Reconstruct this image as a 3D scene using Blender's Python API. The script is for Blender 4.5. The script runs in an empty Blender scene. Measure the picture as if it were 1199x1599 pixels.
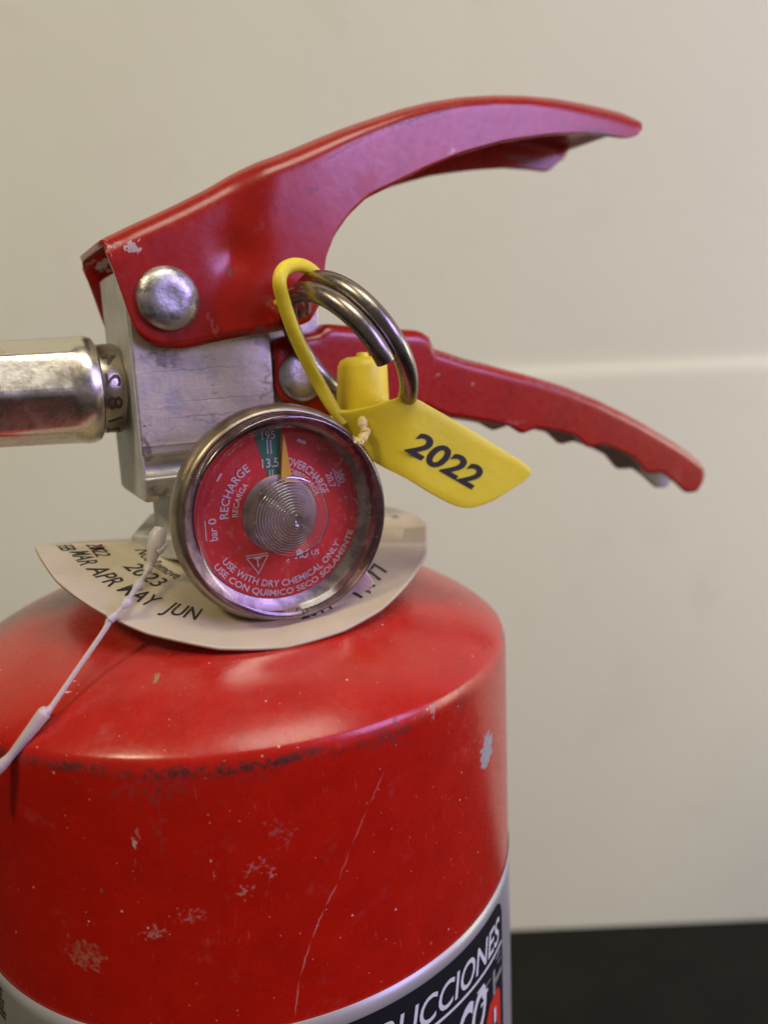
import bpy, bmesh, math, random
import numpy as np
from mathutils import Vector, Matrix

random.seed(7)
SC = bpy.context.scene
COL = SC.collection
CM = 0.01                      # everything is worked out in centimetres, meshes are stored in metres
CREASE = 31.6                  # height of the shoulder crease above the table
R_T = 5.4                      # tank radius

# ------------------------------------------------------------------ camera
FPX, PITCH, ROLL = 1250.0, 0.1982, 0.0425
CAM = np.array([3.067, -15.683, CREASE + 5.59])
cp, sp = math.cos(PITCH), math.sin(PITCH)
_F = np.array([0, cp, -sp]); _R = np.array([1.0, 0, 0]); _D = -np.cross(_R, _F)
_c, _s = math.cos(ROLL), math.sin(ROLL)
M = np.array([[_c, _s, 0], [-_s, _c, 0], [0, 0, 1]]) @ np.array([_R, _D, _F])   # world -> (right, down, forward)
cam_d = bpy.data.cameras.new("camera"); cam = bpy.data.objects.new("camera", cam_d); COL.objects.link(cam)
rot = Matrix([list(M[0]), list(-M[1]), list(-M[2])]).transposed()
cam.matrix_world = Matrix.Translation(Vector(CAM * CM)) @ rot.to_4x4()
cam_d.sensor_fit = 'VERTICAL'; cam_d.sensor_height = 36.0; cam_d.lens = FPX / 1599 * 36
cam_d.clip_start = 0.005; cam_d.clip_end = 20
cam_d.dof.use_dof = True; cam_d.dof.focus_distance = 0.128; cam_d.dof.aperture_fstop = 12.5
SC.camera = cam
SC.view_settings.view_transform = 'Standard'; SC.view_settings.look = 'None'
SC.view_settings.exposure = 0.0; SC.view_settings.gamma = 1.0

# ------------------------------------------------------------------ light (indoor: lamps only)
W = bpy.data.worlds.new("World"); SC.world = W; W.use_nodes = True
bg = W.node_tree.nodes['Background']; bg.inputs[0].default_value = (1.0, 0.90, 0.78, 1); bg.inputs[1].default_value = 0.11

def area(name, loc, target, size, power, color, size_y=None, spread=180):
    l = bpy.data.lights.new(name, 'AREA'); l.shape = 'RECTANGLE'; l.size = size * CM; l.size_y = (size_y or size) * CM
    l.energy = power; l.color = color; l.spread = math.radians(spread)
    o = bpy.data.objects.new(name, l); COL.objects.link(o)
    o.location = Vector(loc) * CM
    d = Vector(target) * CM - o.location
    o.rotation_euler = d.to_track_quat('-Z', 'Y').to_euler()
    return o
area('ceiling_lamp', (-95, -105, 187), (0, 0, 33), 34, 15.0, (1.0, 0.80, 0.52), 34)
area('ceiling_lamp', (45, -60, 197), (5, 10, 29), 90, 13.5, (1.0, 0.94, 0.78), 70)
area('wall_fill', (112, 8, 44), (62, 30, 16), 40, 2.0, (1.0, 0.95, 0.80), 40, 110)  # added fill that brightens the wall from the right, no such source seen
area('window_light', (102, -52, 84), (0, 0, 38), 50, 8.5, (0.52, 0.42, 1.0), 52)

# ------------------------------------------------------------------ geometry helpers
PSI = math.radians(28)         # the valve head is turned on the tank
U = np.array([math.cos(PSI), math.sin(PSI), 0]); V = np.array([-math.sin(PSI), math.cos(PSI), 0])
TOP = np.array([0, 0, CREASE])

def ray(x, y):
    return M.T @ np.array([(x - 600) / FPX, (y - 800) / FPX, 1.0])
def H(u, v, z):                # head frame -> world (z counted from the crease)
    return TOP + u * U + v * V + np.array([0, 0, z])
def uz(x, y, v):               # point of the plane v = const of the head that is seen in this direction
    d = ray(x, y); o = CAM - TOP; t = (v - o @ V) / (d @ V); q = o + d * t
    return q @ U, q[2]
def on_v(x, y, v):
    u, z = uz(x, y, v); return H(u, v, z)
def dome_z(r):
    r = min(max(r, 0), R_T)
    if r >= R_T: return 0.0
    q = 1.62 * (1 - (r / R_T) ** 2.05) ** (1 / 1.32)
    return -math.log(math.exp(-q * 9) + math.exp(-1.17 * 9)) / 9 + .0
def on_tank(x, y):             # point of the tank surface
    d = ray(x, y); d = d / np.linalg.norm(d); o = CAM - TOP; t = 5.0
    while t < 30:
        q = o + d * t; r = math.hypot(q[0], q[1])
        if r < R_T and (q[2] < 0 or q[2] < dome_z(r)): return q + TOP
        t += 0.01
    return None
def on_z(x, y, z):
    d = ray(x, y); t = (z + CREASE - CAM[2]) / d[2]; return CAM + d * t

class MB:
    def __init__(s): s.v = []; s.f = []; s.m = []
    def add(s, vs, fs, m=0):
        b = len(s.v); s.v += [tuple(map(float, p)) for p in vs]; s.f += [tuple(i + b for i in f) for f in fs]; s.m += [m] * len(fs)
    def grid(s, rows, m=0, close_u=False, close_v=False):
        n = len(rows); k = len(rows[0]); vs = [p for r in rows for p in r]; fs = []
        for i in range(n if close_u else n - 1):
            for j in range(k if close_v else k - 1):
                a, b = i, (i + 1) % n; c, d = j, (j + 1) % k
                fs.append((a * k + c, a * k + d, b * k + d, b * k + c))
        s.add(vs, fs, m)
    def lathe(s, prof, fr, seg=64, m=0):   # prof: (r, h); fr(x, y, h) -> world
        rows = []
        for r, h in prof:
            rows.append([fr(r * math.cos(2 * math.pi * i / seg), r * math.sin(2 * math.pi * i / seg), h) for i in range(seg)])
        s.grid(rows, m, close_v=True)
    def tube(s, pts, rad, seg=12, m=0, cap=True, flat=None):
        pts = [np.array(p, float) for p in pts]; n = len(pts)
        if not hasattr(rad, '__len__'): rad = [rad] * n
        tan = [pts[min(i + 1, n - 1)] - pts[max(i - 1, 0)] for i in range(n)]
        tan = [t / (np.linalg.norm(t) + 1e-12) for t in tan]
        ref = np.array([0, 0, 1.0]) if abs(tan[0][2]) < .9 else np.array([1.0, 0, 0])
        nx = np.cross(tan[0], ref); nx /= np.linalg.norm(nx); rows = []
        for i in range(n):
            nx = nx - tan[i] * (nx @ tan[i]); nx /= np.linalg.norm(nx); ny = np.cross(tan[i], nx)
            fx = 1.0
            rows.append([pts[i] + rad[i] * (math.cos(a) * nx + math.sin(a) * ny) for a in [2 * math.pi * j / seg for j in range(seg)]])
        b = len(s.v); s.grid(rows, m, close_v=True)
        if cap:
            s.f.append(tuple(b + j for j in range(seg))[::-1]); s.m.append(m)
            s.f.append(tuple(b + (n - 1) * seg + j for j in range(seg))); s.m.append(m)
    def box(s, u0, u1, v0, v1, z0, z1, fr, m=0):
        vs = [fr(u, v, z) for u in (u0, u1) for v in (v0, v1) for z in (z0, z1)]
        s.add(vs, [(0, 1, 3, 2), (4, 6, 7, 5), (0, 4, 5, 1), (2, 3, 7, 6), (0, 2, 6, 4), (1, 5, 7, 3)], m)
    def build(s, name, mats, parent=None, smooth=35, base=None, bevel=0, solid=0, sub=0, fixn=True, offs=-1):
        base = np.array(base if base is not None else (parent['_b'] if parent and '_b' in parent else (0, 0, 0)), float)
        me = bpy.data.meshes.new(name)
        me.from_pydata([tuple((np.array(p) - base) * CM) for p in s.v], [], s.f)
        for m in (mats if isinstance(mats, (list, tuple)) else [mats]): me.materials.append(getattr(m, "m", m))
        me.polygons.foreach_set('material_index', s.m); me.update()
        if fixn:
            b = bmesh.new(); b.from_mesh(me); bmesh.ops.remove_doubles(b, verts=b.verts, dist=1e-6)
            bmesh.ops.recalc_face_normals(b, faces=b.faces); b.to_mesh(me); b.free()
        me.polygons.foreach_set('use_smooth', [smooth > 0] * len(me.polygons))
        if smooth > 0: me.set_sharp_from_angle(angle=math.radians(smooth))
        o = bpy.data.objects.new(name, me); COL.objects.link(o)
        if parent: o.parent = parent
        else: o.location = Vector(base) * CM
        if solid:
            md = o.modifiers.new('solid', 'SOLIDIFY'); md.thickness = solid * CM; md.offset = offs; md.use_even_offset = False
        if bevel:
            md = o.modifiers.new('bevel', 'BEVEL'); md.width = bevel * CM; md.segments = 3; md.limit_method = 'ANGLE'; md.angle_limit = math.radians(40)
            md.harden_normals = True
        if sub:
            md = o.modifiers.new('sub', 'SUBSURF'); md.levels = sub; md.render_levels = sub
        if '_b' in o: del o['_b']
        return o

BASES = {}
def thing(name, label, cat, base, group=None):
    e = bpy.data.objects.new(name, None); COL.objects.link(e); e.location = Vector(base) * CM
    e.empty_display_size = 0.02; e['label'] = label; e['category'] = cat; BASES[e.name] = base
    if group: e['group'] = group
    return e
def B(e): return BASES[e.name]

def text2d(txt, height, width=None, bold=0.0, shear=0.0, spacing=1.0, cap='H'):
    """flat triangulated lettering: baseline y=0, starts at x=0, given capital height and total width"""
    def raw(t):
        c = bpy.data.curves.new('t', 'FONT'); c.body = t; c.size = 1; c.offset = bold; c.resolution_u = 4; c.space_character = spacing
        o = bpy.data.objects.new('t', c); COL.objects.link(o)
        me = o.to_mesh(); vs = [(v.co.x, v.co.y) for v in me.vertices]; fs = [tuple(p.vertices) for p in me.polygons]
        o.to_mesh_clear(); bpy.data.objects.remove(o); bpy.data.curves.remove(c)
        return vs, fs
    ch = raw(cap)[0]; k = height / (max(y for _, y in ch))
    vs, fs = raw(txt)
    vs = [(x * k, y * k) for x, y in vs]
    x0 = min(x for x, _ in vs); x1 = max(x for x, _ in vs)
    kx = (width / (x1 - x0)) if width else 1
    vs = [((x - x0) * kx + y * shear, y) for x, y in vs]
    return vs, fs, max(x for x, _ in vs)
def smoothstep(a, b, x):
    t = min(max((x - a) / (b - a), 0), 1); return t * t * (3 - 2 * t)

# ------------------------------------------------------------------ material helpers
def N(nt, typ, **kw):
    n = nt.nodes.new(typ)
    for k, v in kw.items():
        if k in ('operation', 'blend_type', 'data_type', 'noise_dimensions', 'wave_type', 'bands_direction', 'feature', 'mode', 'clamp', 'use_clamp', 'distance', 'interpolation_type'): setattr(n, k, v)
        else: n.inputs[k].default_value = v
    return n
def L(nt, a, b): nt.links.new(a, b)
class Mat:
    def __init__(s, name, color=(.5, .5, .5), rough=.5, metal=0, coat=0, spec=.5):
        s.m = bpy.data.materials.new(name); s.m.use_nodes = True; s.nt = s.m.node_tree
        s.b = s.nt.nodes['Principled BSDF']
        s.b.inputs['Base Color'].default_value = (*color, 1); s.b.inputs['Roughness'].default_value = rough
        s.b.inputs['Metallic'].default_value = metal; s.b.inputs['Coat Weight'].default_value = coat
        s.b.inputs['Coat Roughness'].default_value = .12; s.b.inputs['Specular IOR Level'].default_value = spec
        s.tc = N(s.nt, 'ShaderNodeTexCoord'); s.P = s.tc.outputs['Object']; s.col = None; s.rough = None
        s.color = color; s.r0 = rough
    def noise(s, scale, detail=4, rough=.55, stretch=None, lo=.4, hi=.6, dist=0):
        src = s.P
        if stretch:
            mp = N(s.nt, 'ShaderNodeMapping'); mp.inputs['Scale'].default_value = stretch; L(s.nt, s.P, mp.inputs['Vector']); src = mp.outputs[0]
        n = N(s.nt, 'ShaderNodeTexNoise', Scale=scale * 100, Detail=detail, Roughness=rough, Distortion=dist); L(s.nt, src, n.inputs['Vector'])
        return s.ramp(n.outputs['Fac'], lo, hi)
    def ramp(s, sock, lo, hi, a=0.0, b=1.0):
        r = N(s.nt, 'ShaderNodeMapRange'); r.interpolation_type = 'SMOOTHSTEP'
        r.inputs['From Min'].default_value = lo; r.inputs['From Max'].default_value = hi
        r.inputs['To Min'].default_value = a; r.inputs['To Max'].default_value = b
        L(s.nt, sock, r.inputs['Value']); return r.outputs['Result']
    def math(s, op, a, b=None):
        n = N(s.nt, 'ShaderNodeMath', operation=op)
        for i, q in enumerate((a, b)):
            if q is None: continue
            if isinstance(q, (int, float)): n.inputs[i].default_value = q
            else: L(s.nt, q, n.inputs[i])
        return n.outputs[0]
    def mixc(s, fac, color, strength=1.0):
        mx = N(s.nt, 'ShaderNodeMix', data_type='RGBA')
        if strength != 1.0: fac = s.math('MULTIPLY', fac, strength)
        L(s.nt, fac, mx.inputs['Factor'])
        if s.col is None: mx.inputs[6].default_value = (*s.color, 1)
        else: L(s.nt, s.col, mx.inputs[6])
        mx.inputs[7].default_value = (*color, 1); s.col = mx.outputs[2]; L(s.nt, s.col, s.b.inputs['Base Color'])
    def mixr(s, fac, val, strength=1.0):
        mx = N(s.nt, 'ShaderNodeMix', data_type='FLOAT')
        if strength != 1.0: fac = s.math('MULTIPLY', fac, strength)
        L(s.nt, fac, mx.inputs['Factor'])
        if s.rough is None: mx.inputs[2].default_value = s.r0
        else: L(s.nt, s.rough, mx.inputs[2])
        mx.inputs[3].default_value = val; s.rough = mx.outputs[0]; L(s.nt, s.rough, s.b.inputs['Roughness'])
    def bump(s, sock, dist, strength=1.0):
        b = N(s.nt, 'ShaderNodeBump', Strength=strength, Distance=dist * CM); L(s.nt, sock, b.inputs['Height'])
        if s.b.inputs['Normal'].is_linked: L(s.nt, s.b.inputs['Normal'].links[0].from_socket, b.inputs['Normal'])
        L(s.nt, b.outputs[0], s.b.inputs['Normal'])
    def blob(s, centre, rot_z, tilt, half, warp=.12, wscale=6, soft=.25):
        """irregular mark around a surface point: half = (tangent, height) half sizes in cm"""
        t = N(s.nt, 'ShaderNodeTexNoise', Scale=wscale * 100, Detail=3); L(s.nt, s.P, t.inputs['Vector'])
        a = N(s.nt, 'ShaderNodeVectorMath', operation='SUBTRACT'); L(s.nt, t.outputs['Color'], a.inputs[0]); a.inputs[1].default_value = (.5, .5, .5)
        a2 = N(s.nt, 'ShaderNodeVectorMath', operation='SCALE'); L(s.nt, a.outputs[0], a2.inputs[0]); a2.inputs['Scale'].default_value = warp * 4 * CM
        a3 = N(s.nt, 'ShaderNodeVectorMath', operation='ADD'); L(s.nt, s.P, a3.inputs[0]); L(s.nt, a2.outputs[0], a3.inputs[1])
        a4 = N(s.nt, 'ShaderNodeVectorMath', operation='SUBTRACT'); L(s.nt, a3.outputs[0], a4.inputs[0]); a4.inputs[1].default_value = tuple(np.array(centre) * CM)
        tv = Vector((math.cos(rot_z), math.sin(rot_z), 0)); zv = Vector((0, 0, 1))
        e1 = tv * math.cos(tilt) + zv * math.sin(tilt); e2 = -tv * math.sin(tilt) + zv * math.cos(tilt)
        ds = []
        for e, h in ((e1, half[0]), (e2, half[1])):
            d = N(s.nt, 'ShaderNodeVectorMath', operation='DOT_PRODUCT'); L(s.nt, a4.outputs[0], d.inputs[0]); d.inputs[1].default_value = tuple(e / (h * CM))
            ds.append(s.math('POWER', s.math('ABSOLUTE', d.outputs['Value']), 2.0))
        q = s.math('SQRT', s.math('ADD', ds[0], ds[1]))
        return s.ramp(q, 1.0, 1.0 - soft)

# ---- materials
def red_paint(name, tank=False):
    m = Mat(name, (0.50, 0.009, 0.002) if tank else (0.38, 0.010, 0.002), .27, 0, .35, .4)
    m.b.inputs['Coat Roughness'].default_value = .20
    m.mixc(m.noise(1.6, 5, lo=.3, hi=.75), (0.40, 0.006, 0.002) if tank else (0.30, 0.005, 0.003), .7)
    dust = m.noise(1.1, 8, .72, lo=.56, hi=.8)
    m.mixc(dust, (0.50, 0.16, 0.14), .30); m.mixr(dust, .55, .8)
    fine = m.noise(60, 2, lo=.72, hi=.78); m.mixc(fine, (.75, .45, .38), .5)
    m.mixr(m.noise(7, 6, .7, lo=.4, hi=.7), .42, .6)
    m.bump(m.noise(5, 3, lo=0, hi=1), .006, .5)
    return m
M_lever = red_paint('red_paint_lever')
# worn dark edges and chips on the levers
M_lever.mixc(M_lever.math('MULTIPLY', M_lever.noise(9, 6, .7, lo=.66, hi=.70), M_lever.noise(1.2, 2, lo=.5, hi=.6)), (.07, .035, .035), .8)

def lmark(px, py, hx, hy, col, tilt=0, strength=1., warp=.12, ws=6, soft=.3, v=-1.2):
    f = M_lever.blob(on_v(px, py, v), PSI, tilt, (hx, hy), warp, ws, soft); M_lever.mixc(f, col, strength); M_lever.mixr(f, .6, .7 * strength)
lmark(207, 387, .20, .09, (.50, .40, .36), .3, .95, .14, 9)
lmark(180, 383, .14, .03, (.45, .30, .28), .2, .7, .08, 12)
lmark(357, 424, .028, .11, (.10, .06, .06), .2, .9, .03)
lmark(330, 510, .05, .22, (.45, .12, .10), .3, .5, .10, 9)
lmark(650, 188, 1.3, .035, (.16, .07, .07), .33, .75, .05, 9, v=-1.15)
lmark(540, 232, .8, .025, (.18, .06, .06), .5, .6, .05, 9, v=-1.15)
lmark(900, 168, 1.4, .02, (.18, .08, .08), -.12, .5, .05, 9, v=-1.15)
lmark(925, 208, .7, .04, (.13, .09, .10), -.05, .9, .10, 9)
lmark(700, 237, .10, .03, (.6, .45, .42), .4, .8, .06, 9)
lmark(477, 305, .15, .05, (.16, .05, .06), .3, .6, .12, 9)
lmark(560, 300, .35, .28, (.40, .01, .01), .3, .5, .2, 5)
lmark(395, 520, .5, .03, (.14, .06, .05), .1, .8, .10, 9)
lmark(720, 562, .9, .03, (.22, .12, .13), -.22, .8, .08, 9, v=-1.0)
lmark(870, 608, 1.2, .025, (.22, .12, .13), -.28, .8, .08, 9, v=-1.0)
lmark(680, 585, .06, .04, (.5, .3, .3), 0, .6, .05, 9, v=-1.0)
lmark(735, 600, .05, .03, (.5, .3, .3), 0, .6, .05, 9, v=-1.0)
lmark(795, 660, .5, .02, (.4, .18, .2), -.1, .5, .08, 9, v=-1.0)

M_tank = red_paint('red_paint_tank', True)
for sc_, th_, cl_ in ((330, .085, (.80, .50, .42)), (700, .10, (.72, .36, .30)), (240, .05, (.12, .04, .03))):
    vo_ = N(M_tank.nt, 'ShaderNodeTexVoronoi', Scale=sc_); L(M_tank.nt, M_tank.P, vo_.inputs['Vector'])
    sc2 = N(M_tank.nt, 'ShaderNodeSeparateColor'); L(M_tank.nt, vo_.outputs['Color'], sc2.inputs[0])
    M_tank.mixc(M_tank.math('MULTIPLY', M_tank.ramp(vo_.outputs['Distance'], th_, th_ * .5), M_tank.math('GREATER_THAN', sc2.outputs[0], .62)), cl_, .8)
hair = M_tank.noise(5, 3, .6, stretch=(7, 7, .6), lo=.66, hi=.70); M_tank.mixc(M_tank.math('MULTIPLY', hair, M_tank.noise(.9, 2, lo=.5, hi=.6)), (.60, .18, .15), .35)
M_tank.mixc(M_tank.math('MULTIPLY', M_tank.noise(4, 8, .8, dist=1.5, lo=.60, hi=.74), M_tank.noise(.6, 3, lo=.45, hi=.6)), (.56, .14, .12), .35)
scn = M_tank.noise(13, 6, .75, stretch=(1, 1, 1), lo=.40, hi=.60)
def tmark(px, py, hx, hy, col, tilt=0, strength=1., warp=.12, ws=6, soft=.6):
    q = on_tank(px, py)
    az = math.atan2(q[1], q[0]) + math.pi / 2
    f = M_tank.blob(q, az, tilt, (hx, hy), warp, ws, soft)
    if hx > .15 and soft > .15: f = M_tank.math('MULTIPLY', f, scn)
    M_tank.mixc(f, col, strength); M_tank.mixr(f, .6, .8 * strength)
    return f
sep = N(M_tank.nt, 'ShaderNodeSeparateXYZ'); L(M_tank.nt, M_tank.P, sep.inputs[0])
zz = sep.outputs['Z']
# grime caught under the shoulder crease
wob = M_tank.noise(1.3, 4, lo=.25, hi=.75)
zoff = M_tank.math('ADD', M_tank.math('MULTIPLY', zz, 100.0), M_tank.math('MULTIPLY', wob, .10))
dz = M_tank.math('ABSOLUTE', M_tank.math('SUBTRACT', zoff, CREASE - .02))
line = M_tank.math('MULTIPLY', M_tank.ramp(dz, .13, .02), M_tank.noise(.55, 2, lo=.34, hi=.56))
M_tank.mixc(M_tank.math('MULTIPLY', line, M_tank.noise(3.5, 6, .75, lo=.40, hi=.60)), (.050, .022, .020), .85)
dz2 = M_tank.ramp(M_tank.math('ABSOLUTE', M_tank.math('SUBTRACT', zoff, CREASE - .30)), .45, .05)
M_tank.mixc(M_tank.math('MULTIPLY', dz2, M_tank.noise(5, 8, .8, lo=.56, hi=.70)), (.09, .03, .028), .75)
# dome: mottled paler tone growing towards the top, with dust specks
up = M_tank.ramp(zz, (CREASE + .1) * CM, (CREASE + 1.2) * CM)
M_tank.mixc(M_tank.math('MULTIPLY', up, M_tank.noise(1.0, 6, .65, lo=.25, hi=.7)), (.52, .16, .13), .32)
M_tank.mixc(M_tank.math('MULTIPLY', up, M_tank.noise(18, 2, lo=.72, hi=.76)), (.8, .5, .45), .7)
GREY = (.36, .35, .33)
tmark(760, 1172, .26, .33, GREY, -.5, 1, .13, 10, .10)
tmark(676, 1110, .06, .13, (.5, .3, .3), 0, .6)
tmark(246, 1058, .05, .045, (.35, .25, .12), 0, .9, .03)
tmark(212, 1318, .05, .10, (.55, .42, .38), 0, .9, .05, 12)
tmark(217, 1302, .03, .14, (.5, .18, .17), 0, .6, .05, 12)
tmark(240, 1455, .26, .07, (.55, .26, .22), .25, .75, .16, 9)
tmark(300, 1432, .28, .09, (.50, .20, .18), .4, .7, .18, 9)
tmark(400, 1356, .22, .08, (.50, .22, .20), .5, .8, .16, 12)
tmark(424, 1365, .03, .14, (.50, .22, .20), -.3, .8, .06, 12)
tmark(385, 1392, .10, .06, (.50, .25, .22), .3, .7, .12, 12)
tmark(440, 1300, .16, .2, (.42, .12, .13), .5, .7, .25, 9)
tmark(130, 1490, .30, .26, (.42, .15, .09), .1, .85, .20, 7, .2)
tmark(330, 1345, .02, .03, (.6, .5, .4), 0, .9, .02)
tmark(252, 1290, .05, .75, (.16, .06, .05), 0, .45, .2, 9)
tmark(200, 1232, .40, .16, (.16, .05, .05), .2, .5, .25, 7)
tmark(270, 1228, .40, .14, (.13, .04, .04), 0, .55, .25, 8)
tmark(300, 1208, 1.6, .07, (.05, .02, .018), 0, .75, .18, 7)
tmark(425, 1192, .7, .06, (.03, .014, .014), .05, .9, .14, 8)
tmark(610, 1150, .45, .12, (.06, .03, .03), 0, .75, .25, 9)
tmark(720, 1100, .35, .2, (.09, .04, .04), .2, .6, .25, 8)
tmark(785, 995, .12, .14, (.17, .14, .12), 0, .9, .06)
tmark(673, 1473, .035, .05, (.45, .15, .14), 0, .8, .02)
tmark(160, 1392, .04, .04, (.18, .12, .12), 0, .8, .03)
tmark(75, 1143, .05, .012, (.06, .02, .02), 0, .8, .01)
tmark(92, 1145, .04, .012, (.06, .02, .02), 0, .8, .01)
tmark(108, 1080, .10, .012, (.75, .5, .45), .1, .8, .01)
# the long hairline scratch: polyline of thin streaks
spts = [(603, 1200), (575, 1260), (548, 1325), (528, 1378), (507, 1418), (487, 1468), (468, 1528), (460, 1590)]
for (a, b) in zip(spts[:-1], spts[1:]):
    pa, pb = on_tank(*a), on_tank(*b); c = (pa + pb) / 2; d = pb - pa
    az = math.atan2(c[1], c[0]) + math.pi / 2; t = np.array([math.cos(az), math.sin(az), 0])
    ang = math.atan2(d[2], d @ t)
    M_tank.mixc(M_tank.blob(c, az, ang, (np.linalg.norm(d) * .53, .017), .015, 8, .6), (.60, .24, .20), .65 if a[1] > 1330 else .35)

M_cast = Mat('cast_aluminium', (.76, .69, .57), .46, .9)
M_cast.mixc(M_cast.noise(1.4, 5, .6, lo=.35, hi=.7), (.50, .47, .44), .6)
M_cast.mixc(M_cast.noise(1.1, 4, .6, lo=.52, hi=.68), (.46, .47, .52), .6)
M_cast.mixc(M_cast.noise(.9, 3, .6, dist=1.0, lo=.56, hi=.70), (.62, .48, .40), .5)
M_cast.mixc(M_cast.noise(3.5, 8, .75, stretch=(1, 1, 2.2), lo=.56, hi=.70), (.20, .18, .17), .65)
M_cast.mixc(M_cast.noise(12, 7, .8, lo=.62, hi=.72), (.12, .11, .10), .8)
M_cast.mixr(M_cast.noise(3, 6, .7, lo=.35, hi=.65), .62, .8)
M_cast.bump(M_cast.noise(10, 4, .6, stretch=(.35, .35, 2.0), lo=0, hi=1), .006, .35)
M_cast.bump(M_cast.noise(5, 7, .65, lo=0, hi=1), .010, .5)
def cmark(px, py, hx, hy, col, tilt=0, strength=1., warp=.2, ws=5, soft=.8):
    f = M_cast.blob(on_v(px, py, -1.1), PSI, tilt, (hx, hy), warp, ws, soft); M_cast.mixc(f, col, strength)
cmark(255, 560, .45, .16, (.20, .17, .14), 0, .7); cmark(420, 535, .35, .25, (.18, .15, .12), .3, .6); cmark(400, 672, .35, .14, (.20, .22, .32), 0, .7)
cmark(225, 700, .14, .35, (.16, .14, .12), .1, .7); cmark(232, 668, .08, .12, (.12, .10, .09), -.3, .8); cmark(250, 770, .4, .16, (.22, .20, .17), 0, .6)
cmark(330, 655, .5, .05, (.22, .2, .2), .1, .5); cmark(422, 600, .08, .5, (.22, .19, .16), 0, .6); cmark(270, 640, .5, .08, (.62, .44, .42), 0, .5)
for k_, yy in enumerate((577, 604, 622, 629, 648)):
    cmark(300 + 23 * (k_ % 3), yy, 1.0, .012, (.80, .76, .72) if k_ % 2 else (.22, .2, .19), .02, .6, .03, 5, .5)
M_castside = Mat('sandblasted_aluminium', (.60, .61, .61), .6, .35)
M_castside.mixc(M_castside.noise(2, 5, lo=.4, hi=.65), (.46, .46, .45), .7)
M_castside.bump(M_castside.noise(9, 5, lo=0, hi=1), .012, .5)
M_chrome = Mat('worn_chrome', (.74, .69, .60), .27, 1)
M_chrome.mixc(M_chrome.noise(2.5, 6, .7, lo=.55, hi=.72), (.42, .36, .28), .6)
M_chrome.mixr(M_chrome.noise(3, 6, .7, lo=.45, hi=.7), .42, .8)
M_chrome.bump(M_chrome.noise(2.5, 3, lo=0, hi=1), .012, .5)
M_nickel = Mat('tarnished_nickel', (.40, .34, .26), .36, 1)
M_nickel.mixc(M_nickel.noise(2.2, 6, .65, lo=.4, hi=.7), (.20, .16, .11), .75)
M_nickel.mixr(M_nickel.noise(4, 6, .7, lo=.4, hi=.7), .48, .8)
M_nickel.bump(M_nickel.noise(6, 4, lo=0, hi=1), .008, .4)
M_brass = Mat('brass_coupling', (.46, .41, .32), .28, 1)
M_brass.mixc(M_brass.noise(3, 6, .7, lo=.45, hi=.7), (.22, .18, .13), .7)
M_brass.bump(M_brass.noise(8, 4, lo=0, hi=1), .006, .4)
M_steel = Mat('steel_wire', (.33, .29, .26), .27, 1)
M_steel.mixc(M_steel.noise(3, 5, .6, lo=.45, hi=.7), (.19, .15, .12), .6)
M_steel.mixr(M_steel.noise(12, 6, .7, stretch=(1, 1, 1), lo=.4, hi=.7), .42, .7)
M_steel.bump(M_steel.noise(3, 5, stretch=(1, 1, 1), lo=0, hi=1), .006, .4)
M_rivet = Mat('aluminium_rivet', (.58, .57, .56), .36, 1)
M_rivet.mixc(M_rivet.noise(4, 6, .7, lo=.52, hi=.66), (.30, .28, .26), .8)
M_rivet.mixr(M_rivet.noise(6, 5, lo=.4, hi=.6), .5, .6)
M_rivet.bump(M_rivet.noise(5, 5, lo=0, hi=1), .02, .5)
M_engrave = Mat('stamped_groove', (.10, .085, .06), .5, .8)
M_inner = Mat('bare_inner_steel', (.55, .50, .47), .45, 0)
M_inner.mixc(M_inner.noise(3, 4), (.45, .38, .36), .5)
M_yellow = Mat('yellow_plastic', (.88, .70, .035), .38)
M_yellow.b.inputs['Subsurface Weight'].default_value = .4; M_yellow.b.inputs['Subsurface Radius'].default_value = (.004, .003, .0006)
M_yellow.b.inputs['Subsurface Scale'].default_value = 1
M_yellow.mixc(M_yellow.noise(2.5, 6, .7, lo=.56, hi=.78), (.40, .28, .06), .45)
M_yellow.mixr(M_yellow.noise(8, 6, .7, lo=.4, hi=.7), .55, .7)
M_yellow.bump(M_yellow.noise(2.2, 3, lo=0, hi=1), .03, .35)
M_ystress = Mat('stretched_yellow_plastic', (.84, .72, .26), .45)
M_ystress.bump(M_ystress.noise(10, 3, lo=0, hi=1), .03, .5)
M_black = Mat('slot_shade_black', (.012, .011, .011), .45)  # used for the painted dark of the disc slot
M_stamp = Mat('worn_black_stamp', (.015, .013, .012), .5)
M_stamp.mixc(M_stamp.noise(16, 7, .8, lo=.62, hi=.70), (.45, .36, .06), .6)
M_ink = Mat('faded_black_ink', (.022, .020, .018), .6)
M_ink.mixc(M_ink.noise(7, 6, .7, lo=.58, hi=.70), (.30, .27, .21), .7)
M_disc = Mat('aged_cream_plastic', (.56, .49, .36), .42)
M_disc.mixc(M_disc.noise(.8, 4, lo=.4, hi=.65), (.50, .42, .28), .7)
M_disc.mixc(M_disc.noise(5, 8, .8, lo=.62, hi=.75), (.34, .29, .22), .45)
M_disc.mixc(M_disc.noise(1.6, 7, .75, dist=.6, lo=.56, hi=.70), (.36, .30, .19), .45)
M_disc.bump(M_disc.noise(3, 3, lo=0, hi=1), .010, .4)
M_redstain = Mat('dark_red_ink', (.12, .01, .015), .6)
M_tie = Mat('translucent_white_plastic', (.78, .72, .70), .32)
M_tie.b.inputs['Subsurface Weight'].default_value = .5; M_tie.b.inputs['Subsurface Radius'].default_value = (.004, .004, .004)
M_tie.b.inputs['Transmission Weight'].default_value = .35; M_tie.b.inputs['Subsurface Scale'].default_value = 1
M_dial = Mat('dial_red', (.80, .030, .030), .5)
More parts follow.
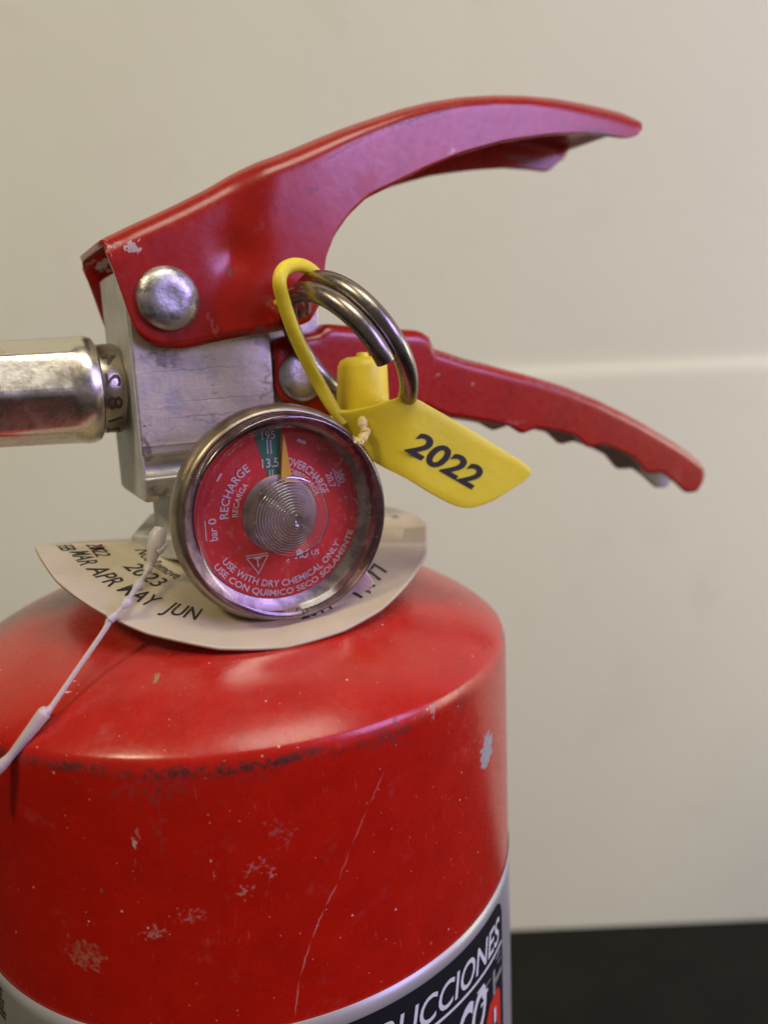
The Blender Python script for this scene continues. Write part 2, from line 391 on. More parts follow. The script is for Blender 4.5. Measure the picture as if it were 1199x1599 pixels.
M_dial.mixc(M_dial.noise(5, 7, .75, lo=.6, hi=.8), (.6, .25, .22), .4)
M_green = Mat('dial_green', (.035, .26, .12), .5)
M_print = Mat('dial_white_print', (.86, .78, .76), .55)
M_needle = Mat('needle_yellow', (.86, .54, .05), .45)
M_cup = Mat('gauge_inner_metal', (.55, .50, .47), .4, 1)
M_cup.mixc(M_cup.noise(4, 5), (.2, .17, .17), .7)
M_mech = Mat('gauge_movement', (.40, .36, .32), .45, .6)
M_mech.mixc(M_mech.noise(2.2, 5, lo=.45, hi=.7), (.12, .10, .085), .7)
M_film = Mat('silver_label_film', (.42, .42, .43), .36, .35)
M_film.mixc(M_film.noise(3, 7, .7, lo=.62, hi=.75), (.26, .24, .22), .6)
M_film.mixc(M_film.noise(.7, 3, lo=.35, hi=.7), (.36, .35, .34), .6)
M_panel = Mat('black_label_print', (.014, .014, .018), .33)
M_panel.mixc(M_panel.noise(4, 8, .8, lo=.6, hi=.75), (.12, .11, .11), .5)
M_white = Mat('white_label_print', (.72, .72, .74), .45)
M_white.mixc(M_white.noise(6, 7, .75, lo=.62, hi=.72), (.2, .2, .2), .7)
M_redprint = Mat('red_label_print', (.60, .035, .02), .4)
M_copper = Mat('pinkish_copper', (.55, .38, .34), .38, 1)
M_copper.bump(M_copper.noise(4, 3, lo=0, hi=1), .012, .5)

def clear_plastic(name, tint, ior=1.45, rough=.06, haze=0.0):
    m = bpy.data.materials.new(name); m.use_nodes = True; nt = m.node_tree; nt.nodes.clear()
    out = N(nt, 'ShaderNodeOutputMaterial'); tr = N(nt, 'ShaderNodeBsdfTransparent'); tr.inputs[0].default_value = (*tint, 1)
    g = N(nt, 'ShaderNodeBsdfGlossy'); g.inputs['Roughness'].default_value = rough
    tc = N(nt, 'ShaderNodeTexCoord'); n = N(nt, 'ShaderNodeTexNoise', Scale=900, Detail=6, Roughness=.75); L(nt, tc.outputs['Object'], n.inputs['Vector'])
    r = N(nt, 'ShaderNodeMapRange'); r.inputs['From Min'].default_value = .55; r.inputs['From Max'].default_value = .75; r.inputs['To Max'].default_value = .22 + haze; r.inputs['To Min'].default_value = haze
    L(nt, n.outputs['Fac'], r.inputs['Value'])
    df = N(nt, 'ShaderNodeBsdfDiffuse'); df.inputs[0].default_value = (.6, .5, .52, 1)
    fr = N(nt, 'ShaderNodeFresnel', IOR=ior)
    mx = N(nt, 'ShaderNodeMixShader'); L(nt, fr.outputs[0], mx.inputs[0]); L(nt, tr.outputs[0], mx.inputs[1]); L(nt, g.outputs[0], mx.inputs[2])
    mx2 = N(nt, 'ShaderNodeMixShader'); L(nt, r.outputs[0], mx2.inputs[0]); L(nt, mx.outputs[0], mx2.inputs[1]); L(nt, df.outputs[0], mx2.inputs[2])
    L(nt, mx2.outputs[0], out.inputs[0]); return m
M_clear = clear_plastic('clear_window_plastic', (.95, .91, .92), 1.75, .06)
M_cone = clear_plastic('clear_ridged_plastic', (.90, .86, .84), 2.0, .10, .03)
M_crest = clear_plastic('ridge_crest_glint', (.92, .88, .86), 2.0, .2, .20)  # hazier, paler crests stand in for the glints along the ridges
M_rim = clear_plastic('violet_tinted_rim_plastic', (.80, .66, .76), 1.9, .16)

M_wall = Mat('cream_wall_paint', (.775, .81, .60), .75)
M_wall.mixc(M_wall.noise(.05, 3, lo=.35, hi=.65), (.735, .765, .565), .6)
M_wall.mixc(M_wall.noise(.22, 6, .6, lo=.55, hi=.75), (.70, .70, .51), .4)
M_wall.bump(M_wall.noise(1.2, 4, lo=0, hi=1), .04, .3)
M_table = Mat('black_table_top', (.005, .005, .002), .8, 0, 0, .25)
M_table.mixc(M_table.noise(.3, 5, lo=.4, hi=.65), (.008, .008, .004), .8)

# ================================================================== the setting
WALL_Y = 30.0
def to_y(x, y, Y):
    d = ray(x, y); return CAM + d * ((Y - CAM[1]) / d[1])
rail_z = to_y(1150, 566, WALL_Y)[2]
mb = MB()
rows = []
for y, z in ((WALL_Y, -4.0), (WALL_Y, rail_z - .7), (WALL_Y + .06, rail_z - .28), (WALL_Y + .15, rail_z), (WALL_Y + .22, rail_z + .14), (WALL_Y + .26, rail_z + .5), (WALL_Y + .28, rail_z + 1.0), (WALL_Y + .28, 140)):
    rows.append([(x, y, z) for x in np.linspace(-150, 150, 31)])
mb.grid(rows)
o = mb.build('wall', M_wall, base=(0, 0, 0), smooth=60); o['kind'] = 'structure'
tz = to_y(990, 1444, WALL_Y)[2]
mb = MB(); mb.box(-120, 120, -70, WALL_Y - .05, -3, 0, lambda u, v, z: (u, v, z))
o = mb.build('table_top', M_table, base=(0, 0, 0), smooth=0, bevel=.15); o['kind'] = 'structure'
print('table height check', tz)

# ================================================================== fire extinguisher
EXT = thing('fire_extinguisher', 'worn red fire extinguisher with round pressure gauge and two red levers', 'fire extinguisher', (0, 0, 0))

# ---- tank
prof = [(0, 0.0), (4.9, 0.0), (5.2, .1), (5.38, .4), (R_T, 1.0)]
prof += [(R_T, z) for z in (6, 12, 18, 22, 24, 26, 28, 29.5, 31)]
prof += [(R_T, CREASE - .14), (R_T - .004, CREASE - .07), (R_T - .014, CREASE - .02), (R_T - .03, CREASE + .03)]
rr = [5.345, 5.31, 5.28, 5.2, 5.08, 4.95, 4.8, 4.6, 4.4, 4.1, 3.8, 3.4, 3.0, 2.5, 2.0, 1.5]
for r in rr: prof.append((r, CREASE + dome_z(r) + .015))
prof.append((1.3, CREASE + 1.7)); prof.append((0, CREASE + 1.7))
mb = MB(); mb.lathe(prof, lambda x, y, h: (x, y, h), 160)
mb.build('tank', M_tank, EXT, smooth=60, base=(0, 0, 0))

# ---- neck, hex collar
mb = MB(); mb.lathe([(1.15, 1.6), (1.15, 2.2), (1.45, 2.3), (1.45, 3.4)], lambda x, y, h: H(x, y, h), 48)
mb.build('neck', M_castside, EXT, base=(0, 0, 0))
mb = MB()
hexp = [(2.02 * math.cos(a), 2.02 * math.sin(a)) for a in [math.radians(60 * k + 8) for k in range(6)]]
for z0, z1 in ((2.02, 2.46),):
    vs = [H(x, y, z0) for x, y in hexp] + [H(x, y, z1) for x, y in hexp]
    mb.add(vs, [tuple(range(6))[::-1], tuple(range(6, 12))] + [(k, (k + 1) % 6, 6 + (k + 1) % 6, 6 + k) for k in range(6)])
mb.build('hex_collar', M_castside, EXT, base=(0, 0, 0), bevel=.07)

# ---- valve body : profile (v, z) extruded along u
zt, zb = 7.15, 3.12
zg0, zg1 = 3.96, 3.58
def vprofile(vf=-1.1):
    p = [(vf, zt), (vf, zg0)]
    for k in range(1, 13):
        a = math.pi * k / 12
        p.append((vf + .19 * math.sin(a), zg0 - (zg0 - zg1) * (1 - math.cos(a)) / 2))
    p += [(vf, zb + .12), (vf + .2, zb), (1.0, zb), (1.1, zb + .15), (1.1, zt)]
    return p
mb = MB()
def extr(pr, u0, u1, m=0):
    n = len(pr); vs = [H(u0, v, z) for v, z in pr] + [H(u1, v, z) for v, z in pr]
    mb.add(vs, [tuple(range(n))[::-1], tuple(range(n, 2 * n))] + [(k, (k + 1) % n, n + (k + 1) % n, n + k) for k in range(n)], m)
extr(vprofile(), -1.81, .69)
mb.build('valve_body', [M_cast], EXT, base=(0, 0, 0), bevel=.045)
mb = MB(); mb.box(.55, 1.86, -.78, .78, zb + .1, 6.55, H)
mb.build('valve_rear_block', M_cast, EXT, base=(0, 0, 0), bevel=.08)
mb = MB(); mb.box(-1.835, -1.77, -1.075, 1.08, zb + .06, zt - .05, H)
mb.build('valve_side_face', M_castside, EXT, base=(0, 0, 0), bevel=.03)
mb = MB(); mb.box(-1.79, .62, -1.118, -1.06, 4.13, 4.15, H); mb.build('casting_line', M_cast, EXT, base=(0, 0, 0), smooth=0)

# ---- levers : channel section lofted along the stations (top pixel, bottom pixel) traced on the near flange plane
def channel(name, pairs, v0, vfun, rfold, thick, mat, disp=None, ext=None):
    pr = []; VW = []; EX = []
    for t, b in pairs:
        EX.append(ext(t[0]) if ext else 0); VW.append(vfun(t[0])); pr.append((np.array(uz(*t, -v0)), np.array(uz(*b, -v0))))
    # resample
    n = 110; T = np.array([p[0] for p in pr]); Bm = np.array([p[1] for p in pr])
    s = np.r_[0, np.cumsum(np.hypot(*np.diff((T + Bm) / 2, axis=0).T) + .02)]; q = np.linspace(0, s[-1], n)
    def cr(P):
        m = np.gradient(P, s, axis=0); out = []
        for x in q:
            i = min(np.searchsorted(s, x, side='right') - 1, len(s) - 2); h = s[i + 1] - s[i]; t = (x - s[i]) / h
            lin = P[i] * (1 - t) + P[i + 1] * t
            her = (2*t**3-3*t**2+1)*P[i] + (t**3-2*t**2+t)*h*m[i]*.5 + (-2*t**3+3*t**2)*P[i+1] + (t**3-t**2)*h*m[i+1]*.5
            out.append(.5 * lin + .5 * her)
        return np.array(out)
    T, Bm = cr(T), cr(Bm); rows = []; VW = np.interp(q, s, VW); EX = np.interp(q, s, EX)
    for t, b, vf, ex0 in zip(T, Bm, VW, EX):
        d = t - b; Ln = np.linalg.norm(d); e = d / max(Ln, 1e-6); r = min(rfold, Ln * .7); row = []
        for k in range(13): row.append((b + e * (Ln - r) * k / 12, -v0, 0))
        for k in range(1, 8):
            a = math.pi / 2 * k / 7; row.append((b + e * (Ln - r + r * math.sin(a)), -v0 + r * (1 - math.cos(a)), 1))
        for k in range(1, 6): row.append((b + e * Ln, (-v0 + r) + (vf + v0 - 2 * r) * k / 6, 2))
        for k in range(0, 8):
            a = math.pi / 2 * (7 - k) / 7; row.append((b + e * (Ln - r + r * math.sin(a)), vf - r * (1 - math.cos(a)), 3))
        for k in range(11, -1, -1): row.append((b + e * ((Ln - r) * k / 12 - ex0 * (1 - k / 12)), vf, 4))
        out = []
        for c, v, kk in row:
            if disp: v = disp(c[0], c[1], v)
            out.append(H(c[0], v, c[1]))
        rows.append(out)
    m = MB(); m.grid(rows)
    o = m.build(name, mat, EXT, base=(0, 0, 0), smooth=70, solid=thick, offs=1)
    if isinstance(mat, list): o.modifiers['solid'].material_offset = 1
    return o

upper = [((163,384),(166,396)), ((170,379),(178,425)), ((179,374),(191,462)), ((188,370),(203,497)), ((198,365),(214,520)), ((212,358),(231,536)),
 ((230,350),(252,544)), ((252,340),(286,545)), ((290,322),(340,534)), ((335,299),(385,525)), ((378,274),(424,519)), ((410,259),(452,513)),
 ((440,248),(476,503)), ((470,236),(490,480)), ((500,223),(497,440)), ((537,208),(501,405)), ((570,196),(514,371)), ((600,186),(535,341)),
 ((633,175),(562,315)), ((680,163),(606,293)), ((730,155),(655,268)), ((780,152),(712,244)), ((830,153),(780,224)), ((875,157),(851,213)),
 ((915,164),(900,210)), ((948,171),(940,213)), ((975,178),(970,217)), ((988,183),(984,216)), ((995,189),(992,212)), ((999,196),(997,205))]
ru, rz = uz(268, 460, -1.3)
def disp_up(u, z, v):
    # joggled ear: the metal round the rivet sits inwards of the deeper skirt to its right
    w = smoothstep(-.36, .36, u - .25 * (z - 6.6)) * (1 - smoothstep(1.6, 5, u))
    dip = math.exp(-(((u - .15) / .35) ** 2 + ((z - 7.35) / .35) ** 2)) * .13
    s = -1 if v < 0 else 1; k = min(abs(v) / 1.2, 1) ** 3
    return v + s * (.15 * w - dip) * k
channel('upper_lever', upper, 1.2, lambda x: 1.2, .30, .10, M_lever, disp_up, lambda x: .20 * smoothstep(640, 830, x) * (1 - smoothstep(976, 986, x)))
lower = [((428,552),(428,606)), ((434,540),(434,622)), ((444,533),(446,632)), ((470,529),(475,642)), ((498,524),(505,650)), ((512,513),(530,650)),
 ((545,515),(560,645)), ((580,518),(590,640)), ((620,521),(625,635)), ((652,522),(650,633)), ((666,527),(664,634)), ((674,548),(676,640)),
 ((700,557),(700,650)), ((730,567),(715,651)), ((755,573),(737,655)), ((795,584),(765,660)), ((820,590),(792,665)), ((840,596),(812,677)),
 ((860,602),(834,669)), ((885,610),(865,673)), ((912,621),(895,680)), ((935,630),(916,699)), ((950,638),(936,694)), ((969,647),(962,703)),
 ((990,658),(988,716)), ((1008,668),(1007,739)), ((1022,677),(1030,738)), ((1042,689),(1047,750)), ((1055,697),(1068,769)), ((1075,711),(1084,767)),
 ((1088,722),(1093,752)), ((1093,730),(1096,742))]
channel('lower_lever', lower, 1.0, lambda x: 1.0 - 1.1 * smoothstep(560, 900, x), .16, .09, [M_lever, M_inner])

# ---- rivets
def rivet(px, py, v, r, h):
    u0, z0 = uz(px, py, v - h * .5); m = MB()
    pf = [(r * 1.0, .02), (r, -.03), (r * .96, -h * .45), (r * .82, -h * .75), (r * .62, -h * .93), (r * .45, -h), (r * .3, -h * .97), (0.0001, -h * .95)]
    m.lathe(pf, lambda x, y, d: H(u0 + x, v + d, z0 + y), 48); return m.build('rivet', M_rivet, EXT, base=(0, 0, 0), smooth=60)
rivet(265, 466, -1.29, .54, .24)
rivet(474, 588, -1.085, .47, .14)

# ---- hose end: ferrule with pressed flats, stamped coupling ring
zh = 5.13
m = MB(); rows = []
u_r = -1.80
stations = []
for u, r, oc in ((-2.26, .62, 0), (-2.27, .84, 0), (-2.31, .91, 0), (-2.40, .95, 0), (-2.52, .955, 0), (-2.62, .94, .1), (-2.72, .935, .6), (-2.80, .93, 1), (-3.6, .905, 1), (-4.6, .88, 1), (-6.0, .85, 1), (-6.4, .82, 0), (-6.42, .6, 0)):
    row = []
    for k in range(96):
        a = 2 * math.pi * k / 96 + .22; sct = math.pi / 4
        am = (a % sct) - sct / 2; flat = r * math.cos(sct / 2) / math.cos(am) * 1.014
        rq = r * (1 - oc) + (min(flat, r * 1.0)) * oc
        row.append(H(u, rq * math.cos(a), zh + rq * math.sin(a)))
    rows.append(row)
m.grid(rows, close_v=True); m.build('hose_ferrule', M_chrome, EXT, base=(0, 0, 0), smooth=24)
m = MB()
m.lathe([(.55, -2.5), (.78, -2.42), (.79, -2.3), (.80, -1.93), (.77, -1.88), (.74, -1.86), (.74, -1.7)], lambda x, y, h: H(h, x, zh + y), 72)
def ring_map(x, y, rr=.806):      # x along circumference (downwards in view), y along -u
    a = x / rr; return H(-2.26 + y, -rr * math.cos(a), zh + rr * math.sin(a))
vs, fs, w = text2d('2 / 8 2 4', .24, 1.75, .01)
m.add([ring_map(x - 1.05, y + .04 ) for x, y in vs], fs, 1)
m.build('hose_coupling', [M_brass, M_engrave], EXT, base=(0, 0, 0), smooth=40)
m = MB(); m.tube([H(-6.2, 0, zh), H(-9, .1, zh - .3), H(-12, .4, zh - 1.6), H(-14, 1, zh - 4), H(-14.6, 2, zh - 9), H(-14.2, 3, zh - 16)], .62, 24)
m.build('hose', Mat('black_rubber', (.015, .015, .015), .6).m, EXT, base=(0, 0, 0))

# ---- pressure gauge
GU, GZ, GV, GS = .045, 2.97, -.64, .985
def G(x, y, v): return H(GU + x * GS, v * GS + GV + .08 * GS * 0, GZ + y * GS)
GA = bpy.data.objects.new('pressure_gauge', None)
COL.objects.link(GA); GA.parent = EXT; GA.empty_display_size = .01
m = MB(); m.lathe([(.50, .2), (.50, -1.1), (.55, -1.45), (1.0, -1.5), (1.55, -1.62), (1.78, -1.78), (1.86, -1.95), (1.885, -2.08), (1.88, -2.2), (1.86, -2.32), (1.83, -2.40), (1.79, -2.45), (1.768, -2.455), (1.758, -2.43), (1.75, -2.3)], G, 128)
m.build('bezel', M_nickel, GA, base=(0, 0, 0), smooth=50)
m = MB(); m.lathe([(1.745, -2.35), (1.70, -2.2), (1.54, -2.085), (1.48, -2.07)], G, 96); m.build('inner_cup', M_cup, GA, base=(0, 0, 0))
# dial with its print joined as flat colours
m = MB(); VD = -2.10
def ringfan(r0, r1, a0, a1, v, mi, n=96):
    rows = [[G(r * math.sin(a), r * math.cos(a), v) for a in np.linspace(a0, a1, n)] for r in (r0, r1)]
    m.grid(rows, mi)
ringfan(.0, 1.50, 0, 2 * math.pi, VD, 0)
ringfan(.3, 1.49, math.radians(-15), math.radians(4.5), VD - .006, 1, 12)
def arc_text(txt, r, a0, a1, h, bottom=False, mi=2, bold=.014, v=VD - .012):
    a0, a1 = math.radians(a0), math.radians(a1); w = abs(a1 - a0) * r
    vs, fs, _ = text2d(txt, h, w, bold); out = []
    for x, y in vs:
        if not bottom: a = a0 + x / r; q = r + y
        else: a = a0 - x / r; q = r - y
        out.append(G(q * math.sin(a), q * math.cos(a), v))
    m.add(out, fs, mi)
def flat_text(txt, cx, cy, h, w, ang=0, mi=2, bold=.012, mirror=False, v=VD - .012):
    vs, fs, _ = text2d(txt, h, w, bold); a = math.radians(ang); out = []
    for x, y in vs:
        x -= w / 2; y -= h / 2
        if mirror: x = -x
        out.append(G(cx + x * math.cos(a) - y * math.sin(a), cy + x * math.sin(a) + y * math.cos(a), v))
    m.add(out, fs, mi)
def bar(cx, cy, w, h, ang=0, mi=2, v=VD - .012):
    a = math.radians(ang); out = []
    for x, y in ((-w/2, -h/2), (w/2, -h/2), (w/2, h/2), (-w/2, h/2)):
        out.append(G(cx + x * math.cos(a) - y * math.sin(a), cy + x * math.sin(a) + y * math.cos(a), v))
    m.add(out, [(0, 1, 2, 3)], mi)
arc_text('RECHARGE', .93, -88, -31, .14)
arc_text('RECARGA', .76, -87, -44, .095)
arc_text('OVERCHARGE', .83, 11, 74, .14)
arc_text('SOBRECARGA', .70, 12, 72, .09)
arc_text('USE WITH DRY CHEMICAL ONLY', 1.29, 238, 122, .115, True)
arc_text('USE CON QUIMICO SECO SOLAMENTE', 1.45, 239, 110, .105, True)
flat_text('195', -.12, 1.36, .13, .24); bar(-.15, 1.16, .022, .24); bar(-.09, 1.16, .022, .24)
flat_text('13.5', -.12, .89, .15, .30); bar(-.14, .71, .02, .12); bar(-.09, .71, .02, .12)
bar(.47, 1.20, .17, .055, -24); bar(-1.02, .74, .15, .03, 55)
flat_text('300', 1.17, .52, .12, .25, -72); bar(1.085, .50, .36, .016, -72); flat_text('20.7', .98, .47, .12, .28, -72)
flat_text('bar', -1.20, -.20, .13, .22, 90); flat_text('0', -1.20, .02, .13, .10, 90); bar(-1.32, -.12, .34, .016, 90)
# triangle mark with a T, recognised-component mark, small letters
def tri(cx, cy, s, w):
    pts = [(-s, s * .55), (s, s * .55), (0, -s)]
    for a, b in ((0, 1), (1, 2), (2, 0)):
        x0, y0 = pts[a]; x1, y1 = pts[b]; bar(cx + (x0 + x1) / 2, cy + (y0 + y1) / 2, math.hypot(x1 - x0, y1 - y0) + w, w, math.degrees(math.atan2(y1 - y0, x1 - x0)))
tri(-.47, -.80, .19, .018); bar(-.47, -.655, .40, .016); flat_text('T', -.47, -.79, .17, .13, bold=.012)
flat_text('c', .08, -.84, .075, .06); flat_text('R', .27, -.76, .16, .13, 0, bold=.02, mirror=True); flat_text('U', .40, -.78, .14, .12, bold=.02); flat_text('US', .60, -.78, .09, .15)
m.build('dial_face', [M_dial, M_green, M_print], GA, base=(0, 0, 0), smooth=0, fixn=False)
# movement disc, needle
m = MB(); m.lathe([(0.001, VD - .05), (.60, VD - .05), (.66, VD - .03), (.68, VD - .008)], G, 64); m.build('movement_disc', M_mech, GA, base=(0, 0, 0))
m = MB(); vn = VD - .11
pts = [(.02, .60), (.21, .66), (.125, 1.36), (.105, 1.36)]
m.add([G(x, y, vn) for x, y in pts] + [G(x, y, vn + .025) for x, y in pts], [(0, 1, 2, 3), (7, 6, 5, 4), (0, 4, 5, 1), (1, 5, 6, 2), (2, 6, 7, 3), (3, 7, 4, 0)])
m.tube([G(.05, .68, vn), G(.02, .60, vn - .02), (G(.12, .57, vn - .03)), G(.3, .52, vn - .03)], .018, 8)
m.build('needle', M_needle, GA, base=(0, 0, 0), smooth=30)
# window: raised rim + flat pane + ridged cone
m = MB(); m.lathe([(1.745, -2.36), (1.755, -2.53), (1.74, -2.66), (1.70, -2.715), (1.64, -2.72), (1.57, -2.66), (1.50, -2.59)], G, 128)
m.build('window_rim', M_rim, GA, base=(0, 0, 0), smooth=60)
m = MB(); m.lathe([(1.50, -2.59), (1.42, -2.57), (1.2, -2.57), (.9, -2.57), (.68, -2.57)], G, 96); m.build('window_pane', M_clear, GA, base=(0, 0, 0), smooth=60)
pf = [(.69, -2.52), (.685, -2.60), (.67, -2.64), (.655, -2.62)]
k = 11
for i in range(k):
    r0 = .64 - .52 * i / k; h0 = -2.62 - .17 * i / k
    pf += [(r0, h0), (r0 - .010, h0 - .034), (r0 - .018, h0 - .040), (r0 - .026, h0 - .034), (r0 - .038, h0 - .006)]
pf += [(.12, -2.80), (.11, -2.89), (.09, -2.92), (.06, -2.91), (.045, -2.84), (.0001, -2.82)]
m = MB(); m.lathe(pf, G, 120)
m.m = [(1 if (4 <= f // 120 < len(pf) - 8 and (f // 120 - 4) % 5 in (1, 2)) else 0) for f in range(len(m.f))]
m.build('window_cone', [M_cone, M_crest], GA, base=(0, 0, 0), smooth=30)
# pinched copper tab under the bezel
m = MB(); q = [on_v(566, 880, -2.75), on_v(586, 911, -2.9), on_v(579, 922, -2.95), on_v(520, 953, -2.95), on_v(508, 935, -2.75)]
off = V * .10; q2 = [p + off for p in q]
m.add(q + q2, [(0, 1, 2, 3, 4), (9, 8, 7, 6, 5)] + [(i, (i + 1) % 5, 5 + (i + 1) % 5, 5 + i) for i in range(5)])
m.build('metal_tab', M_copper, GA, base=(0, 0, 0), bevel=.03)

# ---- wrap-round label
ZL = CREASE - 4.39            # top edge
def cyl(th, z, r): return (r * math.sin(th), -r * math.cos(th), z)
def cyl_of(px, py):
    q = on_tank(px, py); return math.atan2(q[0], -q[1]), q[2]
m = MB(); rows = [[cyl(th, z, R_T + .012) for th in np.linspace(-math.pi * .93, math.pi * .93, 181)] for z in (ZL, ZL - .3, ZL - 9, ZL - 18)]
m.grid(rows); LAB = m.build('label', M_film, EXT, base=(0, 0, 0), smooth=60, solid=.008, offs=1)
thR = 6.32 / R_T
m = MB(); rows = []; rc = .40; zt2 = CREASE - 4.69
ths = np.linspace(thR - 6.0 / R_T, thR, 110)
cols = []
for th in ths:
    arc = (thR - th) * R_T; arl = (th - ths[0]) * R_T; e = min(arc, arl); dz = rc - math.sqrt(max(rc * rc - (rc - e) ** 2, 0)) if e < rc else 0
    cols.append([cyl(th, zt2 - dz, R_T + .030), cyl(th, zt2 - rc - .5, R_T + .030), cyl(th, zt2 - 9, R_T + .030)])
m.grid(cols)
PAN = None
def on_label(x, y, r=R_T + .042): return cyl(thR + x / R_T, zt2 + y, r)   # x <= 0 to the left of the panel's right edge
vs, fs, w = text2d('INSTRUCCIONES', .50, 4.62, .010, .18)
m.add([on_label(x - w - .22, y - .79) for x, y in vs], fs, 1)
rows = [[on_label(x, y) for x in np.linspace(-5.6, -.10, 60)] for y in (-.90, -.965)]; m.grid(rows, 1)
# lower print: bold letter, arrows, red field with white 1
vs, fs, w = text2d('CO', .9, 1.0, .03, .25); m.add([on_label(x - 2.05, y - 2.05) for x, y in vs], fs, 1)
def quad(x0, y0, x1, y1, mi, r=R_T + .042, sh=0):
    m.grid([[on_label(x + sh * y, y, r) for x in np.linspace(x0, x1, 8)] for y in (y0, y1)], mi)
quad(-1.05, -1.14, -.78, -1.17, 1, sh=.2); quad(-.98, -1.25, -.72, -1.28, 3); quad(-1.1, -1.36, -.85, -1.42, 1); quad(-1.15, -1.5, -.95, -1.56, 1)
quad(-.62, -1.22, -.50, -1.75, 3); quad(-.50, -1.45, -.12, -1.56, 3); quad(-.44, -1.05, -.18, -1.10, 3); quad(-.36, -1.2, -.16, -1.24, 3)
vs_ = [(-1.0, -2.15), (-.78, -1.80), (-.36, -1.74), (-.24, -1.92), (-.24, -4.6), (-1.2, -4.6)]
m.add([on_label(x, y) for x, y in vs_], [(0, 1, 2, 3, 4, 5)], 2)
vs, fs, w = text2d('1', .32, .10, .0); m.add([on_label(x - .62, y - 2.35, R_T + .055) for x, y in vs], fs, 1)
m.build('printed_panel', [M_panel, M_white, M_redprint, M_film], LAB, base=(0, 0, 0), smooth=60, fixn=False)
# dark print at the far left of the label
thl, zl0 = cyl_of(10, 1562)
m = MB(); rows = []
for k in range(6):
    rows = [[cyl(th, z, R_T + .03) for th in np.linspace(thl - .40, thl - .005 - .01 * (k % 2), 10)] for z in (zl0 + .22 - k * .12, zl0 + .15 - k * .12)]
    m.grid(rows, 0)
m.build('barcode_print', M_ink, LAB, base=(0, 0, 0), smooth=0, fixn=False)

# ================================================================== verification disc
DR = 3.80
_ea = [-180, -172, -165, -158, -150, -145, -140, -134, -128, -120, -112, -101, -84, -68, -52, -39, -25, -17, -3, 20, 60, 90, 120, 135, 150, 160, 170, 180]
_ez = [2.02, 2.12, 2.22, 2.33, 2.45, 2.54, 2.52, 2.36, 2.12, 1.90, 1.68, 1.40, 1.12, 1.01, 1.05, 1.19, 1.45, 1.58, 1.68, 1.64, 1.6, 1.5, 1.46, 1.52, 1.66, 1.78, 1.9, 2.02]
def disc_z(x, y):
    r = math.hypot(x, y); a = math.degrees(math.atan2(y, x)); ze = float(np.interp(a, _ea, _ez))
    z = 2.0 + (ze - 2.0) * min(r / DR, 1)
    st = smoothstep(-.07, .07, y - .02) * smoothstep(1.2, 2.4, x)
    return z + st * (2.07 - z) + .012 * math.sin(x * 1.7 + y)
DISC = thing('verification_collar', 'cream plastic disc printed with months, lying round the neck on the red tank', 'inspection tag', (0, 0, CREASE + 1.6))
m = MB(); NR, NA = 50, 300; r_in = 1.2
rows = []
for q in np.linspace(0, 1, NR):
    row = []
    for j in range(NA):
        a = 2 * math.pi * j / NA; dg = (math.degrees(a) + 180) % 360 - 180
        r = r_in + q * (DR * (1 - .062 * math.exp(-((dg + 157) / 15) ** 2) + .035 * math.exp(-((dg - 10) / 28) ** 2)) - r_in)
        row.append((r * math.cos(a), r * math.sin(a), CREASE + disc_z(r * math.cos(a), r * math.sin(a))))
    rows.append(row)
m.grid(rows, close_v=True)
m.build('disc', M_disc, DISC, base=B(DISC), smooth=60, solid=.05, offs=0)
m = MB()
def disc_text(txt, r, a_mid, h, w, mi=0, bold=.006, shear=.12):
    vs, fs, W_ = text2d(txt, h, w, bold, shear); out = []
    for x, y in vs:
        a = math.radians(a_mid) + (x - W_ / 2) / r; q = r - y; px, py = q * math.cos(a), q * math.sin(a)
        out.append((px, py, CREASE + disc_z(px, py) + .036))
    m.add(out, fs, mi)
def march_disc(px, py):
    d = ray(px, py); d = d / np.linalg.norm(d); t = 5.0
    while t < 30:
        q = CAM + d * t
        if math.hypot(q[0], q[1]) < 4.0 and q[2] < CREASE + disc_z(q[0], q[1]) + .03: return q
        t += .01
def dpol(px, py):
    q = march_disc(px, py); return math.hypot(q[0], q[1]), math.degrees(math.atan2(q[1], q[0]))
for word, p0, p1, h in (('FEB', (84, 853), (102, 861), .26), ('MAR', (106, 863), (130, 884), .33), ('APR', (132, 889), (174, 917), .36), ('MAY', (181, 925), (238, 948), .38), ('JUN', (255, 956), (308, 970), .38),
                 ('2022', (118, 853), (168, 869), .27), ('2023', (181, 889), (253, 913), .36), ('Not Remove', (186, 863), (290, 895), .26), ('2011', (472, 966), (524, 952), .36), ('1,177', (560, 932), (617, 887), .34), ('XX', (632, 828), (644, 826), .2), ('AUG', (612, 806), (632, 808), .14)):
    (r0, a0), (r1, a1) = dpol(*p0), dpol(*p1); r = (r0 + r1) / 2
    a0 -= 360 * (a0 > 90); a1 -= 360 * (a1 > 90)
    w = abs(math.radians(a1 - a0)) * r
    disc_text(word, r, (a0 + a1) / 2, h, w)
r, a = dpol(153, 857); a = math.radians(a)
m.add([(r * math.cos(a) + dx, r * math.sin(a) + dy, CREASE + disc_z(r * math.cos(a), r * math.sin(a)) + .055) for dx, dy in ((-.2, -.04), (-.05, .05), (0, .16), (.06, .05), (.2, 0), (.05, -.04), (0, -.15), (-.07, -.07))], [tuple(range(8))], 1)
r, a = dpol(276, 867); a = math.radians(a)
m.add([(r * math.cos(a) + dx, r * math.sin(a) + dy, CREASE + disc_z(r * math.cos(a), r * math.sin(a)) + .05) for dx, dy in ((-.17, -.1), (.17, -.1), (.17, .1), (-.17, .1))], [(0, 1, 2, 3)], 2)  # black patch painted in for the shade inside a slot
m.build('print_and_slot_shade', [M_ink, M_redstain, M_black], DISC, base=B(DISC), smooth=0, fixn=False)

